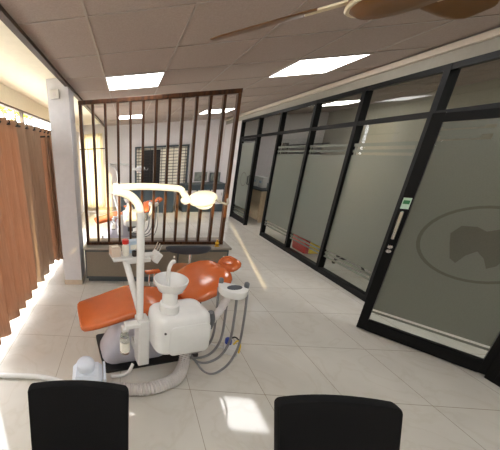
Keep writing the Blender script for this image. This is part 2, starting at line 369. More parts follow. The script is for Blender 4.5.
# near door, standing ajar into the room
hx, hy, ox, oy = 2.715, 1.80, 2.235, 2.36
L1 = math.hypot(ox - hx, oy - hy); ang = math.atan2(oy - hy, ox - hx) - math.pi / 2
d1 = door('door_1', 'large frosted glass door standing ajar with a round tooth emblem', (hx, hy, 0), ang, L1, ZR - .03)
b = MB()
def dl(u_): return L1 - u_        # distance from the free stile -> local y
b.box((-.005, L1 / 2, .985), (.002, L1 - .125, 1.43))
for za, zb in ((1.735, 1.772), (1.795, 1.825), (.245, .27), (.205, .225)): b.box((-.005, L1 / 2, (za + zb) / 2), (.002, L1 - .125, zb - za))
for za, zb in ((1.70, 1.735), (1.772, 1.795)):
    b.box((-.005, dl(.16), (za + zb) / 2 + .006), (.002, .17, (zb - za) * .6)); b.box((-.005, dl(.46), (za + zb) / 2), (.002, .34, zb - za))
b.build('frosted_film', 'film', d1)
# emblem: ring and a tooth with two roots and a swoosh
cy_, cz_ = dl(.437), .98
def flat_ring(ra, rb, a0, a1, x=-.0082, nn=40):
    return [[(x, cy_ + ra * math.cos(a), cz_ + ra * math.sin(a)), (x, cy_ + rb * math.cos(a), cz_ + rb * math.sin(a)), (x + .001, cy_ + rb * math.cos(a), cz_ + rb * math.sin(a)), (x + .001, cy_ + ra * math.cos(a), cz_ + ra * math.sin(a))] for a in arc(nn, a0, a1)]
em = MB().rings(flat_ring(.268, .288, 0, 2 * math.pi - .001))
tooth = [(-.13, .06), (-.10, .125), (-.04, .13), (0, .105), (.04, .13), (.10, .125), (.13, .06), (.115, -.02), (.09, -.13), (.06, -.16), (.035, -.09), (0, -.045), (-.035, -.09), (-.06, -.16), (-.09, -.13), (-.115, -.02)]
em.rings([[(-.0072, cy_ + a * 1.1, cz_ + c_) for a, c_ in tooth], [(-.0082, cy_ + a * 1.1, cz_ + c_) for a, c_ in tooth]])
em.build('etched_emblem', 'emblem', d1)
MB().tube([(-.022, dl(.03), .94), (-.06, dl(.03), .94), (-.06, dl(.03), 1.17), (-.022, dl(.03), 1.17)], .011, smooth=False).build('handle', 'chrome', d1)
for z in (.86, .82): MB().lathe((-.022, dl(.03), z), [(.016, 0), (.016, -.008), (.008, -.012)], 14, 'X').build('lock_cylinder', 'chrome', d1)
st = MB().box((-.0235, dl(.03), 1.235), (.002, .045, .09)).build('door_sticker', 'sticker', d1); st['label'] = 'green and white sticker above the handle'
MB().box((-.025, dl(.03), 1.245), (.001, .035, .03)).build('sticker_band', 'greenst', st)

# ------------------------------------------------------------------ ceiling lights
proto = None
def light(i, j, lab, x=None, y=None):
    global proto
    loc = ((gx + .6 * i + .3) if x is None else x, (gy + .6 * j + .3) if y is None else y, H)
    if proto is None:
        proto = thing('ceiling_light', lab, 'ceiling light', loc, group='square ceiling light panels')
        fb = MB()
        for s_ in (-1, 1): fb.box((s_ * .293, 0, -.007), (.014, .6, .012)); fb.box((0, s_ * .293, -.007), (.572, .014, .012))
        fb.build('frame', 'tbar', proto)
        MB().box((0, 0, -.006), (.572, .572, .006)).build('diffuser', 'panel', proto)
        return proto
    c = copy_tree(proto); c.location = loc; c['label'] = lab; return c
light(0, 0, 'square lit ceiling panel just in front of the slatted screen')
light(3, 0, 'square lit ceiling panel between the screen and the glass partition')
light(0, 5, 'lit ceiling panel of the far room seen between the left slats')
light(3, 5, 'lit ceiling panel of the far room seen between the right slats')
light(0, -5, 'lit ceiling panel overhead behind the left black chair')
light(3, -5, 'lit ceiling panel overhead behind the right black chair')
light(0, 0, 'lit ceiling panel seen through the transom pane beyond the glass', 4.27, 6.30)
light(0, 0, 'unseen ceiling panel added for light just behind the ajar glass door', 3.15, 1.6)  # added out of view to brighten the room behind the glass
light(0, 0, 'unseen ceiling panel added for light behind the glass, beside the viewer', 3.9, .5)  # extra unseen panel, lifts the dim rooms seen through the transoms
light(0, 0, 'unseen ceiling panel added for light behind the glass, farther from the viewer side', 4.7, .5)  # another panel added out of view for the same dim rooms

# ------------------------------------------------------------------ slatted screen and cabinet
YS = 3.30
sc = thing('slat_screen', 'dark walnut slatted screen standing on the low grey cabinet', 'screen', (0, YS, .54))
MB().box((.3275, 0, 1.755), (1.795, .07, .045), bev=.004).build('top_rail', 'wood', sc)
MB().box((.3275, 0, .02), (1.795, .07, .04), bev=.004).build('bottom_rail', 'wood', sc)
xs = [-.55 + 1.755 / 12 * i for i in range(13)]
pr = None
for i, x in enumerate(xs):
    if i in (0, 12):
        MB().box((x, 0, .886), (.036, .068, 1.693), bev=.004).build('post', 'wood', sc)
    elif pr is None:
        pr = MB().box((0, 0, .886), (.03, .06, 1.693), bev=.004).build('slat', 'wood', sc); pr.location.x = x
    else:
        c = pr.copy(); COL.objects.link(c); c.parent = sc; c.location.x = x
cb = thing('low_cabinet', 'low grey and taupe cabinet under the slatted screen', 'cabinet', (0, 3.35, 0))
MB().box((.345, 0.02, .285), (1.87, .36, .45)).box((.345, .03, .03), (1.82, .30, .06)).build('body', 'cabframe', cb)
MB().box((.345, 0, .525), (1.89, .44, .03), bev=.006).build('countertop', 'cabtop', cb)
for i in range(3):
    d = MB().box((-.272 + .617 * i, -.166, .285), (.60, .012, .37), bev=.003).build('door', 'cabdoor', cb)
    MB().box((-.272 + .617 * i + .26, -.176, .40), (.022, .008, .03), bev=.003).build('lock', 'label', d)
gd = thing('gold_figurine', 'tiny gold figurine on the right end of the cabinet top', 'ornament', (1.13, 3.20, .54))
MB().lathe((0, 0, 0), [(.028, 0), (.03, .008), (.015, .014), (.022, .03), (.026, .045), (.018, .06), (.008, .064)], 16).build('body', 'gold', gd, True)
MB().sph((0, 0, .075), (.03, .03, .03), n=12).build('head', 'gold', gd, True)
sw = thing('wall_switch', 'small white switch box high on the white column', 'switch', (-.80, 3.12, 2.37))
MB().box((0, -.012, 0), (.11, .024, .09), bev=.006).build('box', 'grey2', sw); MB().box((0, -.026, 0), (.03, .006, .04), bev=.002).build('rocker', 'white', sw)

# ------------------------------------------------------------------ dental chairs
ANG = math.radians(16.3)
def dental_chair(loc, label, full=True):
    t = thing('dental_chair', label, 'dental chair', loc, ANG)
    MB().prism(rrect(.595, .05, .425, .235, .03), 0, .022).build('base_plate', 'blackplas', t)
    b = MB()
    prof = [(.022, .47, .04, .29, .165), (.07, .47, .03, .285, .16), (.16, .48, .035, .25, .15), (.27, .50, .02, .21, .15), (.37, .53, .03, .18, .14), (.43, .56, .03, .18, .14)]
    b.rings([[(x, y, z) for x, y in rrect(cx, cy, hw, hh, .1)] for z, cx, cy, hw, hh in prof])
    b.build('base_cover', 'lavender', t, True)
    # seat and leg rest: one upholstered piece with a raised knee
    def up(p): return (0, 0, 1)
    secs = [(.0, .432, .12, .012), (.008, .434, .17, .026), (.03, .437, .195, .034), (.10, .448, .205, .038), (.22, .470, .21, .040), (.36, .505, .215, .041), (.46, .527, .22, .041), (.53, .528, .225, .041), (.62, .505, .225, .041), (.74, .475, .225, .042), (.86, .465, .22, .042), (.95, .475, .20, .038), (.975, .48, .16, .025)]
    b = MB().sweep_section([((x, .045, z), (0, 1, 0), (0, 0, 1), hw, hh) for x, z, hw, hh in secs], e=.5)
    seat = b.build('seat', 'orange', t, True)
    MB().box((.47, .03, .425), (.50, .26, .03), bev=.01).build('seat_pan', 'lavender', t)
    # backrest
    a = math.radians(25); ax = Vector((math.cos(a), 0, math.sin(a))); up_ = Vector((-math.sin(a), 0, math.cos(a))); o0 = Vector((.89, .045, .535))
    secs = [(0, .10, .015), (.012, .16, .032), (.05, .21, .045), (.12, .24, .055), (.21, .255, .062), (.29, .25, .062), (.36, .225, .056), (.42, .18, .048), (.45, .13, .034), (.46, .08, .014)]
    MB().sweep_section([(o0 + ax * s_ + up_ * (.012 * math.sin(s_ / .488 * math.pi)), (0, 1, 0), up_, hw, hh) for s_, hw, hh in secs], e=.75).build('backrest', 'orange', t, True)
    b = MB(); b.box(o0 + ax * .15 - up_ * .065, (.30, .16, .03), rot=Matrix.Rotation(-a, 3, 'Y'), bev=.01); b.build('backrest_bracket', 'lavender', t)
    # headrest with a stitched ring
    hc = o0 + ax * .525 + up_ * .005; rot = Matrix.Rotation(-a - .1, 3, 'Y')
    h = MB().sweep_section([(hc + (rot @ Vector((s_, 0, 0))), (0, 1, 0), rot @ Vector((0, 0, 1)), hw, hh) for s_, hw, hh in ((-.07, .05, .012), (-.062, .078, .025), (-.035, .1, .034), (0, .108, .036), (.035, .1, .034), (.062, .078, .025), (.07, .05, .012))], e=.75).build('headrest', 'orange', t, True)
    MB().tube([hc + rot @ Vector((0.038 * math.cos(q), .062 * math.sin(q), .036)) for q in arc(17, 0, 2 * math.pi)], .006, 6, smooth=False).build('headrest_ring', 'orange', h, True)
    MB().tube([o0 + ax * .40 - up_ * .05, o0 + ax * .52 - up_ * .035, hc - up_ * .03], .010).build('headrest_bracket', 'chrome', t, True)
    # arm rest on the far side
    ar = MB().box((.77, .33, .625), (.15, .06, .028), bev=.012, seg=3).build('armrest', 'orange', t, True)
    for x in (.74, .79): MB().tube([(x, .33, .612), (x - .005, .32, .50), (x, .22, .44)], .008).build('armrest_post', 'chrome', ar, True)
    # tower, pole and operating light
    MB().box((.445, -.30, .395), (.088, .10, .40), bev=.008).box((.45, -.20, .25), (.07, .14, .08)).build('tower', 'dental', t)
    bh = MB().box((.365, -.325, .565), (.12, .06, .035), bev=.008).box((.305, -.325, .54), (.05, .05, .03), bev=.006).build('bottle_holder', 'dental', t)
    wb = MB().lathe((.305, -.325, .325), [(.030, 0), (.036, .006), (.036, .12), (.030, .165), (.016, .19), (.014, .21)], 18).build('water_bottle', 'clear', t, True)
    lb = MB().lathe((.305, -.325, .35), [(.0368, 0), (.0368, .085)], 18).build('bottle_label', 'label', wb, True)
    pole = [(.425, -.30, .59), (.425, -.30, 1.0), (.424, -.30, 1.28), (.42, -.30, 1.36), (.405, -.30, 1.425), (.365, -.30, 1.475), (.31, -.30, 1.505), (.275, -.30, 1.515)]
    MB().tube(pole, lambda q: .026 if q < .55 else .026).build('pole', 'dental', t, True)
    la = MB().tube([(.255, -.30, 1.535), (.30, -.30, 1.538), (.45, -.30, 1.532), (.60, -.30, 1.515), (.675, -.30, 1.50), (.70, -.30, 1.47), (.73, -.30, 1.44)], lambda q: .016 if q < .1 else .021 if q < .75 else .019).build('light_arm', 'dental', t, True)
    MB().lathe((.268, -.30, 1.50), [(.02, 0), (.024, .01), (.024, .05), (.012, .065)], 14).build('arm_joint', 'dental', la, True)
    rl = Matrix.Rotation(math.radians(-8), 3, 'Y') @ Matrix.Rotation(math.radians(25), 3, 'X')
    lh = MB().sph((.835, -.30, 1.43), (.19, .14, .08), rl, 20).sph((.72, -.30, 1.43), (.07, .06, .05), rl, 12).build('light_head', 'dental', t, True)
    MB().lathe(Vector((.845, -.30, 1.43)) + rl @ Vector((0, 0, -.036)), [(.06, 0), (.055, -.01)], 18, rot=rl).build('lamp_lens', 'bluewhite', lh, True)
    MB().tube([(.88, -.37, 1.43), (.92, -.42, 1.41), (.96, -.37, 1.43)], .007).build('light_handle', 'grey', lh, True)
    # assistant tray on its slanting arm
    MB().tube([(.445, -.25, .60), (.43, -.17, .72), (.40, -.05, .92), (.39, -.02, .955)], .026, smooth=True).build('tray_arm', 'dental', t, True)
    tr = MB().box((.40, .0, .965), (.22, .17, .022), bev=.008).box((.49, .0, .937), (.20, .15, .034), bev=.008).build('side_tray', 'dental', t)
    MB().box((.65, -.02, .94), (.05, .10, .085), rot=Matrix.Rotation(math.radians(35), 3, 'Y'), bev=.01).box((.60, 0, .945), (.09, .07, .03)).build('handpiece_holder', 'dental', tr)
    for q in (-.04, .0, .04): MB().tube([(.645, q, .95), (.675, q, 1.005), (.69, q, 1.04)], .005, 8).build('handpiece', 'chrome', tr, True)
    # spittoon
    b = MB(); pts = [(z, o_) for z, o_ in ((.40, .06), (.405, .02), (.425, .0), (.625, -.003), (.67, .004), (.69, .02), (.697, .05))]
    b.rings([[(x, y, z) for x, y in rrect(.68, -.385, .195 - o_, .125 - o_, max(.07 - o_ * .5, .02))] for z, o_ in pts])
    sp = b.build('spittoon_body', 'dental', t, True)
    MB().rings([[(x, y_, z) for x, z in rrect(.705, .525, .145 - i_, .115 - i_, .04)] for y_, i_ in ((-.506, 0), (-.514, .0), (-.518, .006))]).build('front_panel', 'dental', sp, True)
    MB().lathe((.53, -.512, .60), [(.008, -.002), (.008, .004)], 10, 'Y').build('indicator', 'dark', sp)
    MB().box((.70, -.20, .36), (.12, .22, .10), bev=.02).box((.70, -.10, .28), (.10, .10, .16)).build('spittoon_support', 'grey', t)
    MB().lathe((.60, -.40, .695), [(.064, 0), (.066, .01), (.064, .06), (.05, .07), (.05, .14), (.045, .16)], 22).build('cuspidor_column', 'dental', sp, True)
    MB().lathe((.62, -.36, .81), [(.04, 0), (.085, .03), (.108, .08), (.114, .105), (.108, .108), (.10, .09), (.07, .045), (.02, .025)], 26).build('bowl', 'dental', sp, True)
    MB().tube([(.60, -.36, .83), (.60, -.36, .96), (.607, -.36, 1.01), (.625, -.36, 1.04), (.64, -.36, 1.04)], .013, 10).build('rinse_spout', 'dental', sp, True)
    MB().tube([(.95, -.36, .60), (.965, -.36, .53), (.955, -.355, .46)], .022).build('suction_socket', 'grey', sp, True)
    # instrument tray
    pts = []
    for q in arc(13, math.pi, 2 * math.pi): pts.append((.092 * math.cos(q), .075 * math.sin(q)))
    pts += [(.096, .03), (.07, .045), (-.07, .045), (-.096, .03)]
    th = math.radians(-40); ctr = (1.075, -.39)
    P2 = [(ctr[0] + x * math.cos(th) - y * math.sin(th), ctr[1] + x * math.sin(th) + y * math.cos(th)) for x, y in pts]
    Pi = [(ctr[0] + (x - ctr[0]) * .88, ctr[1] + (y - ctr[1]) * .88) for x, y in P2]
    it = MB().rings([[(x, y, .745) for x, y in Pi], [(x, y, .765) for x, y in P2], [(x, y, .802) for x, y in P2], [(x, y, .81) for x, y in Pi]]).build('instrument_tray', 'dental', t, True)
    MB().prism([(ctr[0] + .055 * math.cos(q), ctr[1] - .015 + .03 * math.sin(q)) for q in arc(17, 0, 2 * math.pi)[:-1]], .81, .813).build('control_panel', 'blue' if not full else 'stoolblue', it)
    for (x, y) in ((-.08, .03), (.08, .03)):
        wx, wy_ = ctr[0] + x * math.cos(th) - y * math.sin(th), ctr[1] + x * math.sin(th) + y * math.cos(th)
        MB().lathe((wx, wy_, .805), [(.014, 0), (.016, .012), (.016, .035), (.01, .042)], 12).build('instrument_socket', 'grey', it, True)
    MB().tube([(1.07, -.36, .755), (1.05, -.35, .64), (.97, -.34, .50), (.88, -.31, .38), (.78, -.2, .32)], .026, ribs=8).build('delivery_arm', 'hosewhite', t, True)
    for i, (x, y, sag, rad) in enumerate(((-.09, .02, .30, .009), (-.03, .03, .22, .009), (.03, .03, .18, .009), (.09, .0, .06, .008))):
        wx, wy_ = ctr[0] + x * math.cos(th) - y * math.sin(th), ctr[1] + x * math.sin(th) + y * math.cos(th)
        MB().tube([(wx, wy_, .77), (wx + .005, wy_ - .005, .55), (wx - .01, wy_ - .01, .32), (wx - .09, wy_, .12 + sag * .3), (wx - .22, wy_ + .04, .06 + sag * .4), (.78 + .02 * i, -.17, .10 + .03 * i), (.72, -.12, .14)], rad).build('instrument_hose', 'hosegrey', t, True)
    return t
O = (-.41, 1.74, 0)
dc = dental_chair(O, 'orange and white dental chair in front of the low cabinet')
dc2 = copy_tree(dc); dc2.location = (O[0] - .25, O[1] + 3.2, 0); dc2['label'] = 'orange and white dental chair in the far room behind the slats'
for o in (dc, dc2): o['group'] = 'dental chairs'
def W(u_, v_, z): c, s_ = math.cos(ANG), math.sin(ANG); return (O[0] + u_ * c - v_ * s_, O[1] + u_ * s_ + v_ * c, z)
# things on the assistant tray
bx = thing('tissue_box', 'small beige box at the left end of the white tray', 'box', W(.325, .01, .976), ANG)
MB().box((0, 0, .035), (.075, .10, .07), bev=.004).build('box', 'beigebox', bx); MB().box((0, 0, .0715), (.05, .03, .003)).build('slot', 'label', bx)
bt = thing('medicine_bottle', 'white bottle with a red cap on the white tray', 'bottle', W(.405, -.01, .976))
MB().lathe((0, 0, 0), [(.026, 0), (.028, .005), (.028, .075), (.02, .09), (.018, .095)], 18).build('body', 'label', bt, True); MB().lathe((0, 0, .095), [(.026, 0), (.026, .028), (.022, .032)], 18).build('cap', 'red', bt, True)
bb = thing('glove_box', 'pale blue carton on the white tray behind the pole', 'box', W(.475, .04, .976), ANG)
MB().box((0, 0, .05), (.09, .06, .10), bev=.003).build('carton', 'bluebox', bb); MB().box((0, -.031, .05), (.05, .002, .04)).build('print', 'label', bb)
cu = thing('instrument_cup', 'small dark cup on the front of the white tray', 'cup', W(.465, -.05, .976))
MB().lathe((0, 0, 0), [(.016, 0), (.02, .004), (.022, .04), (.019, .04), (.017, .008)], 16).build('cup', 'dark', cu, True); MB().tube([(0, 0, .01), (.01, .0, .06)], .003, 6, smooth=False).build('probe', 'chrome', cu)
# ------------------------------------------------------------------ floor things round the chair
su = thing('suction_unit', 'bluish white suction unit on the floor behind the left black chair', 'suction unit', (-.30, 1.41, 0), math.radians(8))
b = MB().box((0, 0, .125), (.22, .19, .25), bev=.03, seg=1)
for i in range(5): b.box((-.09 + .045 * i, -.097, .12), (.006, .008, .19))
b.build('housing', 'bluewhite', su)
MB().lathe((-.01, .02, .25), [(.068, 0), (.068, .035), (.058, .05), (.035, .058)], 24).build('lid', 'bluewhite', su, True)
MB().box((.125, 0, .12), (.02, .17, .23), bev=.005).build('flange', 'bluewhite', su)
sh = thing('suction_hose', 'thick ribbed white hose curling along the floor from the suction unit', 'hose', (0, 0, 0))
MB().tube([(-.125, 1.44, .05), (.0, 1.44, .045), (.12, 1.45, .045), (.27, 1.50, .05), (.38, 1.57, .06), (.44, 1.66, .10), (.47, 1.74, .17)], .042, 14, ribs=14).build('ribbed_tube', 'hosewhite', sh, True)
fp = thing('waste_pipe', 'cream pipe on the floor left of the suction unit', 'pipe', (0, 0, 0))
MB().tube([(-1.33, 1.50, .022), (-1.0, 1.51, .022), (-.7, 1.515, .022), (-.42, 1.45, .03)], .022, 12).build('pipe', 'dental', fp, True)
ac = thing('air_tube', 'thin white tube from the suction unit to the chair base', 'tube', (0, 0, 0))
MB().tube([(-.135, 1.50, .10), (-.06, 1.525, .085), (.0, 1.55, .10), (.035, 1.585, .15)], .013, 10).build('tube', 'dental', ac, True)
jb = thing('junction_box', 'small white connector box with wires on the floor right of the chair', 'junction box', (.90, 1.93, 0), math.radians(-20))
MB().box((0, 0, .035), (.11, .09, .07), bev=.006).build('box', 'dental', jb)
MB().lathe((-.02, .03, .07), [(.028, 0), (.028, .04), (.02, .05)], 16).build('blue_plug', 'blue', jb, True)
MB().tube([(.02, .03, .06), (.05, .04, .11), (.075, .03, .08), (.07, .02, .0)], .007, 8).build('yellow_wire', 'yellow', jb, True)
MB().tube([(-.02, .03, .11), (.03, .05, .135), (.07, .05, .09), (.075, .04, .01)], .007, 8).build('black_wire', 'blackplas', jb, True)
MB().tube([(-.055, .0, .03), (-.14, .02, .02), (-.23, .05, .03), (-.30, .08, .06)], .010, 8).build('white_wire', 'dental', jb, True)
# dentist's stool
stl = thing('dentist_stool', 'stool with a curved slate blue backrest behind the dental chair', 'stool', (.62, 2.62, 0))
MB().lathe((0, 0, .42), [(.10, 0), (.17, .01), (.18, .04), (.165, .07), (.1, .08)], 28).build('seat', 'brownor', stl, True)
MB().tube([(0, 0, .06), (0, 0, .42)], .028, 14, smooth=False).build('column', 'chrome', stl, True)
for i in range(5):
    q = 2 * math.pi * i / 5 + .3; lg = MB().tube([(0, 0, .10), (.22 * math.cos(q), .22 * math.sin(q), .065)], .018, 10, smooth=False).build('leg', 'chrome', stl, True)
    MB().sph((.22 * math.cos(q), .22 * math.sin(q), .028), (.045, .045, .055), n=12).build('caster', 'blackplas', lg, True)
bk = MB(); secs = []
for q in arc(15, math.radians(200), math.radians(340)):
    e_ = max(0.0, math.sin((q - math.radians(200)) / math.radians(140) * math.pi))
    c = Vector((.23 * math.cos(q), -.02 + .15 * math.sin(q), .765 + .015 * e_)); rad = Vector((math.cos(q), math.sin(q), 0))
    secs.append((c, rad, (0, 0, 1), .012 + .01 * e_, .018 + .03 * e_ ** .6))
bk.sweep_section(secs, n=16, e=.8); bk.build('backrest', 'stoolblue', stl, True)
MB().tube([(0, -.05, .44), (0, -.165, .47), (0, -.175, .60), (0, -.17, .75)], .012).build('backrest_stem', 'chrome', stl, True)

# ------------------------------------------------------------------ black chairs in the foreground
def office_chair(loc, rz, label):
    t = thing('office_chair', label, 'chair', loc, rz, 'black chairs in the foreground')
    # backrest front faces the viewer (-y); leans away at the top
    rings = []
    nx, nz = 14, 12
    b = MB(); W_, Hh = .212, .44
    def pt(a, c, off):
        # a -1..1 across, c 0..1 up
        wz = W_ * (1 - .05 * (1 - c)); x = a * wz; z = .389 + c * Hh - .006 * c * abs(a) ** 2
        y = .0 + .12 * c - .018 * a * a + off
        return Vector((x, y, z))
    loops = []
    outline = rrect(0, .5, 1, .5, .12, 6)
    def ring(off, sc):
        return [pt(x * sc, .5 + (z - .5) * (1 - (1 - sc) * .5), off) for x, z in [(p[0], p[1]) for p in rr]]
    rr = []
    # dense outline
    base = rrect(0, 0, W_, Hh / 2, .018, 5)
    for i in range(len(base)):
        p, q = base[i], base[(i + 1) % len(base)]; nseg = max(1, int(math.dist(p, q) / .04))
        for k in range(nseg): rr.append(((p[0] + (q[0] - p[0]) * k / nseg) / W_, ((p[1] + (q[1] - p[1]) * k / nseg) + Hh / 2) / Hh))
    b.rings([ring(-.014, .97), ring(-.016, .98), ring(-.010, .997), ring(.006, 1.0), ring(.013, .995), ring(.016, .97)])
    b.build('backrest', 'blackfab', t, True)
    b = MB().sweep_section([((0, y, z), (1, 0, 0), (0, 0, 1), hw, hh) for y, z, hw, hh in ((-.46, .43, .17, .01), (-.45, .435, .20, .025), (-.40, .44, .22, .032), (-.2, .44, .225, .034), (-.07, .44, .215, .032), (-.05, .44, .19, .02))], e=.5)
    b.build('seat', 'blackfab', t, True)
    MB().tube([(0, -.10, .40), (0, .05, .40), (0, .075, .50), (0, .095, .60)], .022, 10).build('backrest_stem', 'blackplas', t, True)
    for s_ in (-1, 1):
        MB().tube([(s_ * .20, -.42, .42), (s_ * .22, -.44, .2), (s_ * .23, -.45, 0.0)], .013, 10, smooth=False).build('leg', 'blackplas', t, True)
        MB().tube([(s_ * .20, -.08, .42), (s_ * .22, -.05, .2), (s_ * .23, -.03, 0.0)], .013, 10, smooth=False).build('leg', 'blackplas', t, True)
    return t
oc = office_chair((-.205, .668, -.0), math.radians(3), 'black fabric chair in the left foreground')
oc2 = copy_tree(oc); oc2.location = (.768, .678, 0); oc2.rotation_euler.z = math.radians(2); oc2['label'] = 'black fabric chair in the right foreground'

# ------------------------------------------------------------------ curtains
rod = thing('curtain_rod', 'black curtain rod along the left windows', 'curtain rod', (-1.22, 0, 2.066))
MB().tube([(0, 1.55, 0), (0, 4.75, 0)], .012, 10, smooth=False).build('rod', 'blackplas', rod, True)
for yy in (1.55, 4.75): MB().sph((0, yy, 0), (.04, .05, .04), n=10).build('finial', 'blackplas', rod, True)
for yy in (1.6, 2.9, 4.72): MB().box((-.08, yy, 0), (.16, .015, .02)).build('bracket', 'blackplas', rod)
def curtain(label, p0, p1, ztop, zbot, folds, amp, m, eyelets=True, seed=0):
    rnd = random.Random(seed); d = Vector((p1[0] - p0[0], p1[1] - p0[1], 0)); L = d.length; d.normalize(); nrm = Vector((-d.y, d.x, 0))
    t = thing('curtain', label, 'curtain', (p0[0], p0[1], 0), group='brown curtains along the windows')
    n = folds * 12; b = MB(); zs = [ztop - (ztop - zbot) * k / 14 for k in range(15)]; ph = [rnd.uniform(-.35, .35) for _ in range(folds + 2)]
    grid = []
    for k, z in enumerate(zs):
        row = []; q = k / 14
        for i in range(n + 1):
            s_ = i / n; ff = s_ * folds; j = int(min(ff, folds - 1)); w_ = ph[j] * (1 - (ff - j)) + ph[j + 1] * (ff - j)
            a = amp * (1 + .5 * q * w_) * math.sin(2 * math.pi * ff + w_ * q * 2) + .008 * q * math.sin(5 * ff + 3 * q)
            zz = z + (.02 * math.sin(ff * 2.3 + seed) * q if k == 14 else 0)
            row.append(b.bm.verts.new(d * (s_ * L + .012 * q * math.sin(3.1 * ff)) + nrm * a + Vector((0, 0, zz))))
        grid.append(row)
    for k in range(14):
        for i in range(n): b.bm.faces.new((grid[k][i], grid[k][i + 1], grid[k + 1][i + 1], grid[k + 1][i]))
    c = b.build('cloth', m, t, True)
    so_ = c.modifiers.new('thickness', 'SOLIDIFY'); so_.thickness = .003
    if eyelets:
        pe = None
        for i in range(folds * 2):
            pos = d * (L * (i + .5) / (folds * 2)); s_ = (i + .5) / 2
            if pe is None:
                rr_ = [Vector((0, .026 * math.cos(a_), .026 * math.sin(a_))) for a_ in arc(13, 0, 2 * math.pi)]
                pe = MB().tube(rr_, .006, 6, smooth=False).build('eyelet', 'blackplas', t, True); e_ = pe
            else:
                e_ = pe.copy(); COL.objects.link(e_); e_.parent = t
            e_.location = pos + nrm * (amp * math.sin(2 * math.pi * s_)) + Vector((0, 0, ztop - .035)); e_.rotation_euler.z = math.atan2(d.y, d.x) + (math.radians(40) if i % 2 else math.radians(-40))
    return t
bwn = thing('window_%d' % n, 'narrow window at the end of the curtained bay', 'window', (0, Y1 + .05, 0), kind='structure'); n += 1
b = MB()
for x in (-1.325, -.755): b.box((x, 0, 1.18), (.03, .05, 2.12))
for z in (.135, 2.225): b.box((-1.04, 0, z), (.6, .05, .03))
b.build('window_frame', 'dtrim', bwn); MB().box((-1.04, 0, 1.18), (.56, .006, 2.08)).build('glass_pane', 'winglass', bwn)
curtain('pale cream curtain over the far end window', (-1.36, 7.88), (-.72, 7.88), 2.27, .12, 6, .02, 'sheer', False, seed=6)
rod3 = thing('curtain_rod', 'thin dark rod across the far end window', 'curtain rod', (0, 7.82, 1.86))
MB().tube([(-1.39, 0, 0), (-.66, 0, 0)], .012, 10, smooth=False).build('rod', 'blackplas', rod3, True)
for x in (-1.385, -.68): MB().box((x, .085, 0), (.02, .17, .025)).build('bracket', 'blackplas', rod3)
curtain('nearest brown curtain, at the left edge of the picture', (-1.22, 1.62), (-1.22, 2.87), 2.105, .09, 6, .048, 'curtain', seed=1)
curtain('brown and taupe curtain next to the gap, middle of the window', (-1.22, 2.90), (-1.22, 3.66), 2.105, .08, 3, .045, 'curtaingrey', seed=2)
curtain('brown curtain reaching behind the white column', (-1.22, 3.69), (-1.22, 4.70), 2.105, .10, 6, .035, 'curtain', seed=3)
rod2 = thing('curtain_rod', 'short black rod running from the window to the white column', 'curtain rod', (0, 3.66, 1.985))
MB().tube([(-1.38, 0, 0), (-.885, -.0, 0)], .011, 10, smooth=False).build('rod', 'blackplas', rod2, True)
for x in (-1.385, -.891): MB().lathe((x, 0, 0), [(.02, -.004), (.02, .006)], 12, 'X').build('socket', 'blackplas', rod2, True)
curtain('plain brown curtain hanging across between window and column', (-1.15, 3.66), (-.92, 3.66), 1.995, .14, 4, .025, 'curtain', False, seed=4)

# ------------------------------------------------------------------ ceiling fan
FX, FY, FZ = .96, 1.24, 2.18
fan = thing('ceiling_fan', 'golden brown ceiling fan near the top edge', 'ceiling fan', (FX, FY, FZ))
MB().lathe((0, 0, 0), [(.05, -.005), (.12, .0), (.15, .025), (.155, .06), (.13, .09), (.06, .11)], 28).build('motor_housing', 'fan', fan, True)
MB().lathe((0, 0, .018), [(.152, 0), (.158, .006), (.157, .014)], 28).build('rim', 'fanrim', fan, True)
MB().tube([(0, 0, .10), (0, 0, .30)], .014, 10, smooth=False).build('down_rod', 'fan', fan, True)
MB().lathe((0, 0, .27), [(.03, 0), (.06, .03), (.065, .06)], 20).build('canopy', 'fanrim', fan, True)
for i in range(3):
    q = math.radians(150 + 120 * i); d = Vector((math.cos(q), math.sin(q), 0)); nn = Vector((-d.y, d.x, 0)); up_ = (Vector((0, 0, 1)) + nn * .18).normalized(); wd = nn - up_ * .18
    bl = MB().sweep_section([(d * s_ + Vector((0, 0, .05)), wd, up_, hw, .004) for s_, hw in ((.24, .045), (.28, .058), (.45, .062), (.58, .06), (.63, .045))], n=12, e=.6).build('blade', 'fan', fan, True)
    br = MB().box(d * .20 + Vector((0, 0, .048)), (.16, .035, .008), rz=q, bev=.002).build('blade_bracket', 'fanrim', bl)

# ------------------------------------------------------------------ far treatment room
gw = thing('window_%d' % n, 'barred window in the far back wall', 'window', (0, Y1 - .001, 0), kind='structure'); n += 1
b = MB(); xa, xb, za, zb = .24, 1.72, .72, 1.83
for x in (xa, xb): b.box((x, -.03, (za + zb) / 2), (.05, .06, zb - za + .05))
for z in (za, zb): b.box(((xa + xb) / 2, -.03, z), (xb - xa, .06, .05))
b.build('window_frame', 'cabframe', gw)
MB().box(((xa + xb) / 2, -.006, (za + zb) / 2), (xb - xa, .006, zb - za)).build('cream_blind', 'cream', gw)  # plain cream sheet filling the window frame
MB().box((.69, -.016, (za + zb) / 2 - .03), (.52, .006, zb - za - .09)).build('dark_opening_sheet', 'darkint', gw)  # flat dark sheet, paints the shade inside the window opening
b = MB()
for i in range(13): b.box(((xa + xb) / 2, -.045, za + .04 + i * .085), (xb - xa, .008, .014))
for i in range(9): b.box((xa + .09 + i * .165, -.04, (za + zb) / 2), (.012, .008, zb - za))
b.build('window_grille', 'steel', gw)
sb = thing('sideboard', 'dark teal sideboard with white doors at the right of the far wall', 'cabinet', (2.12, 7.72, 0))
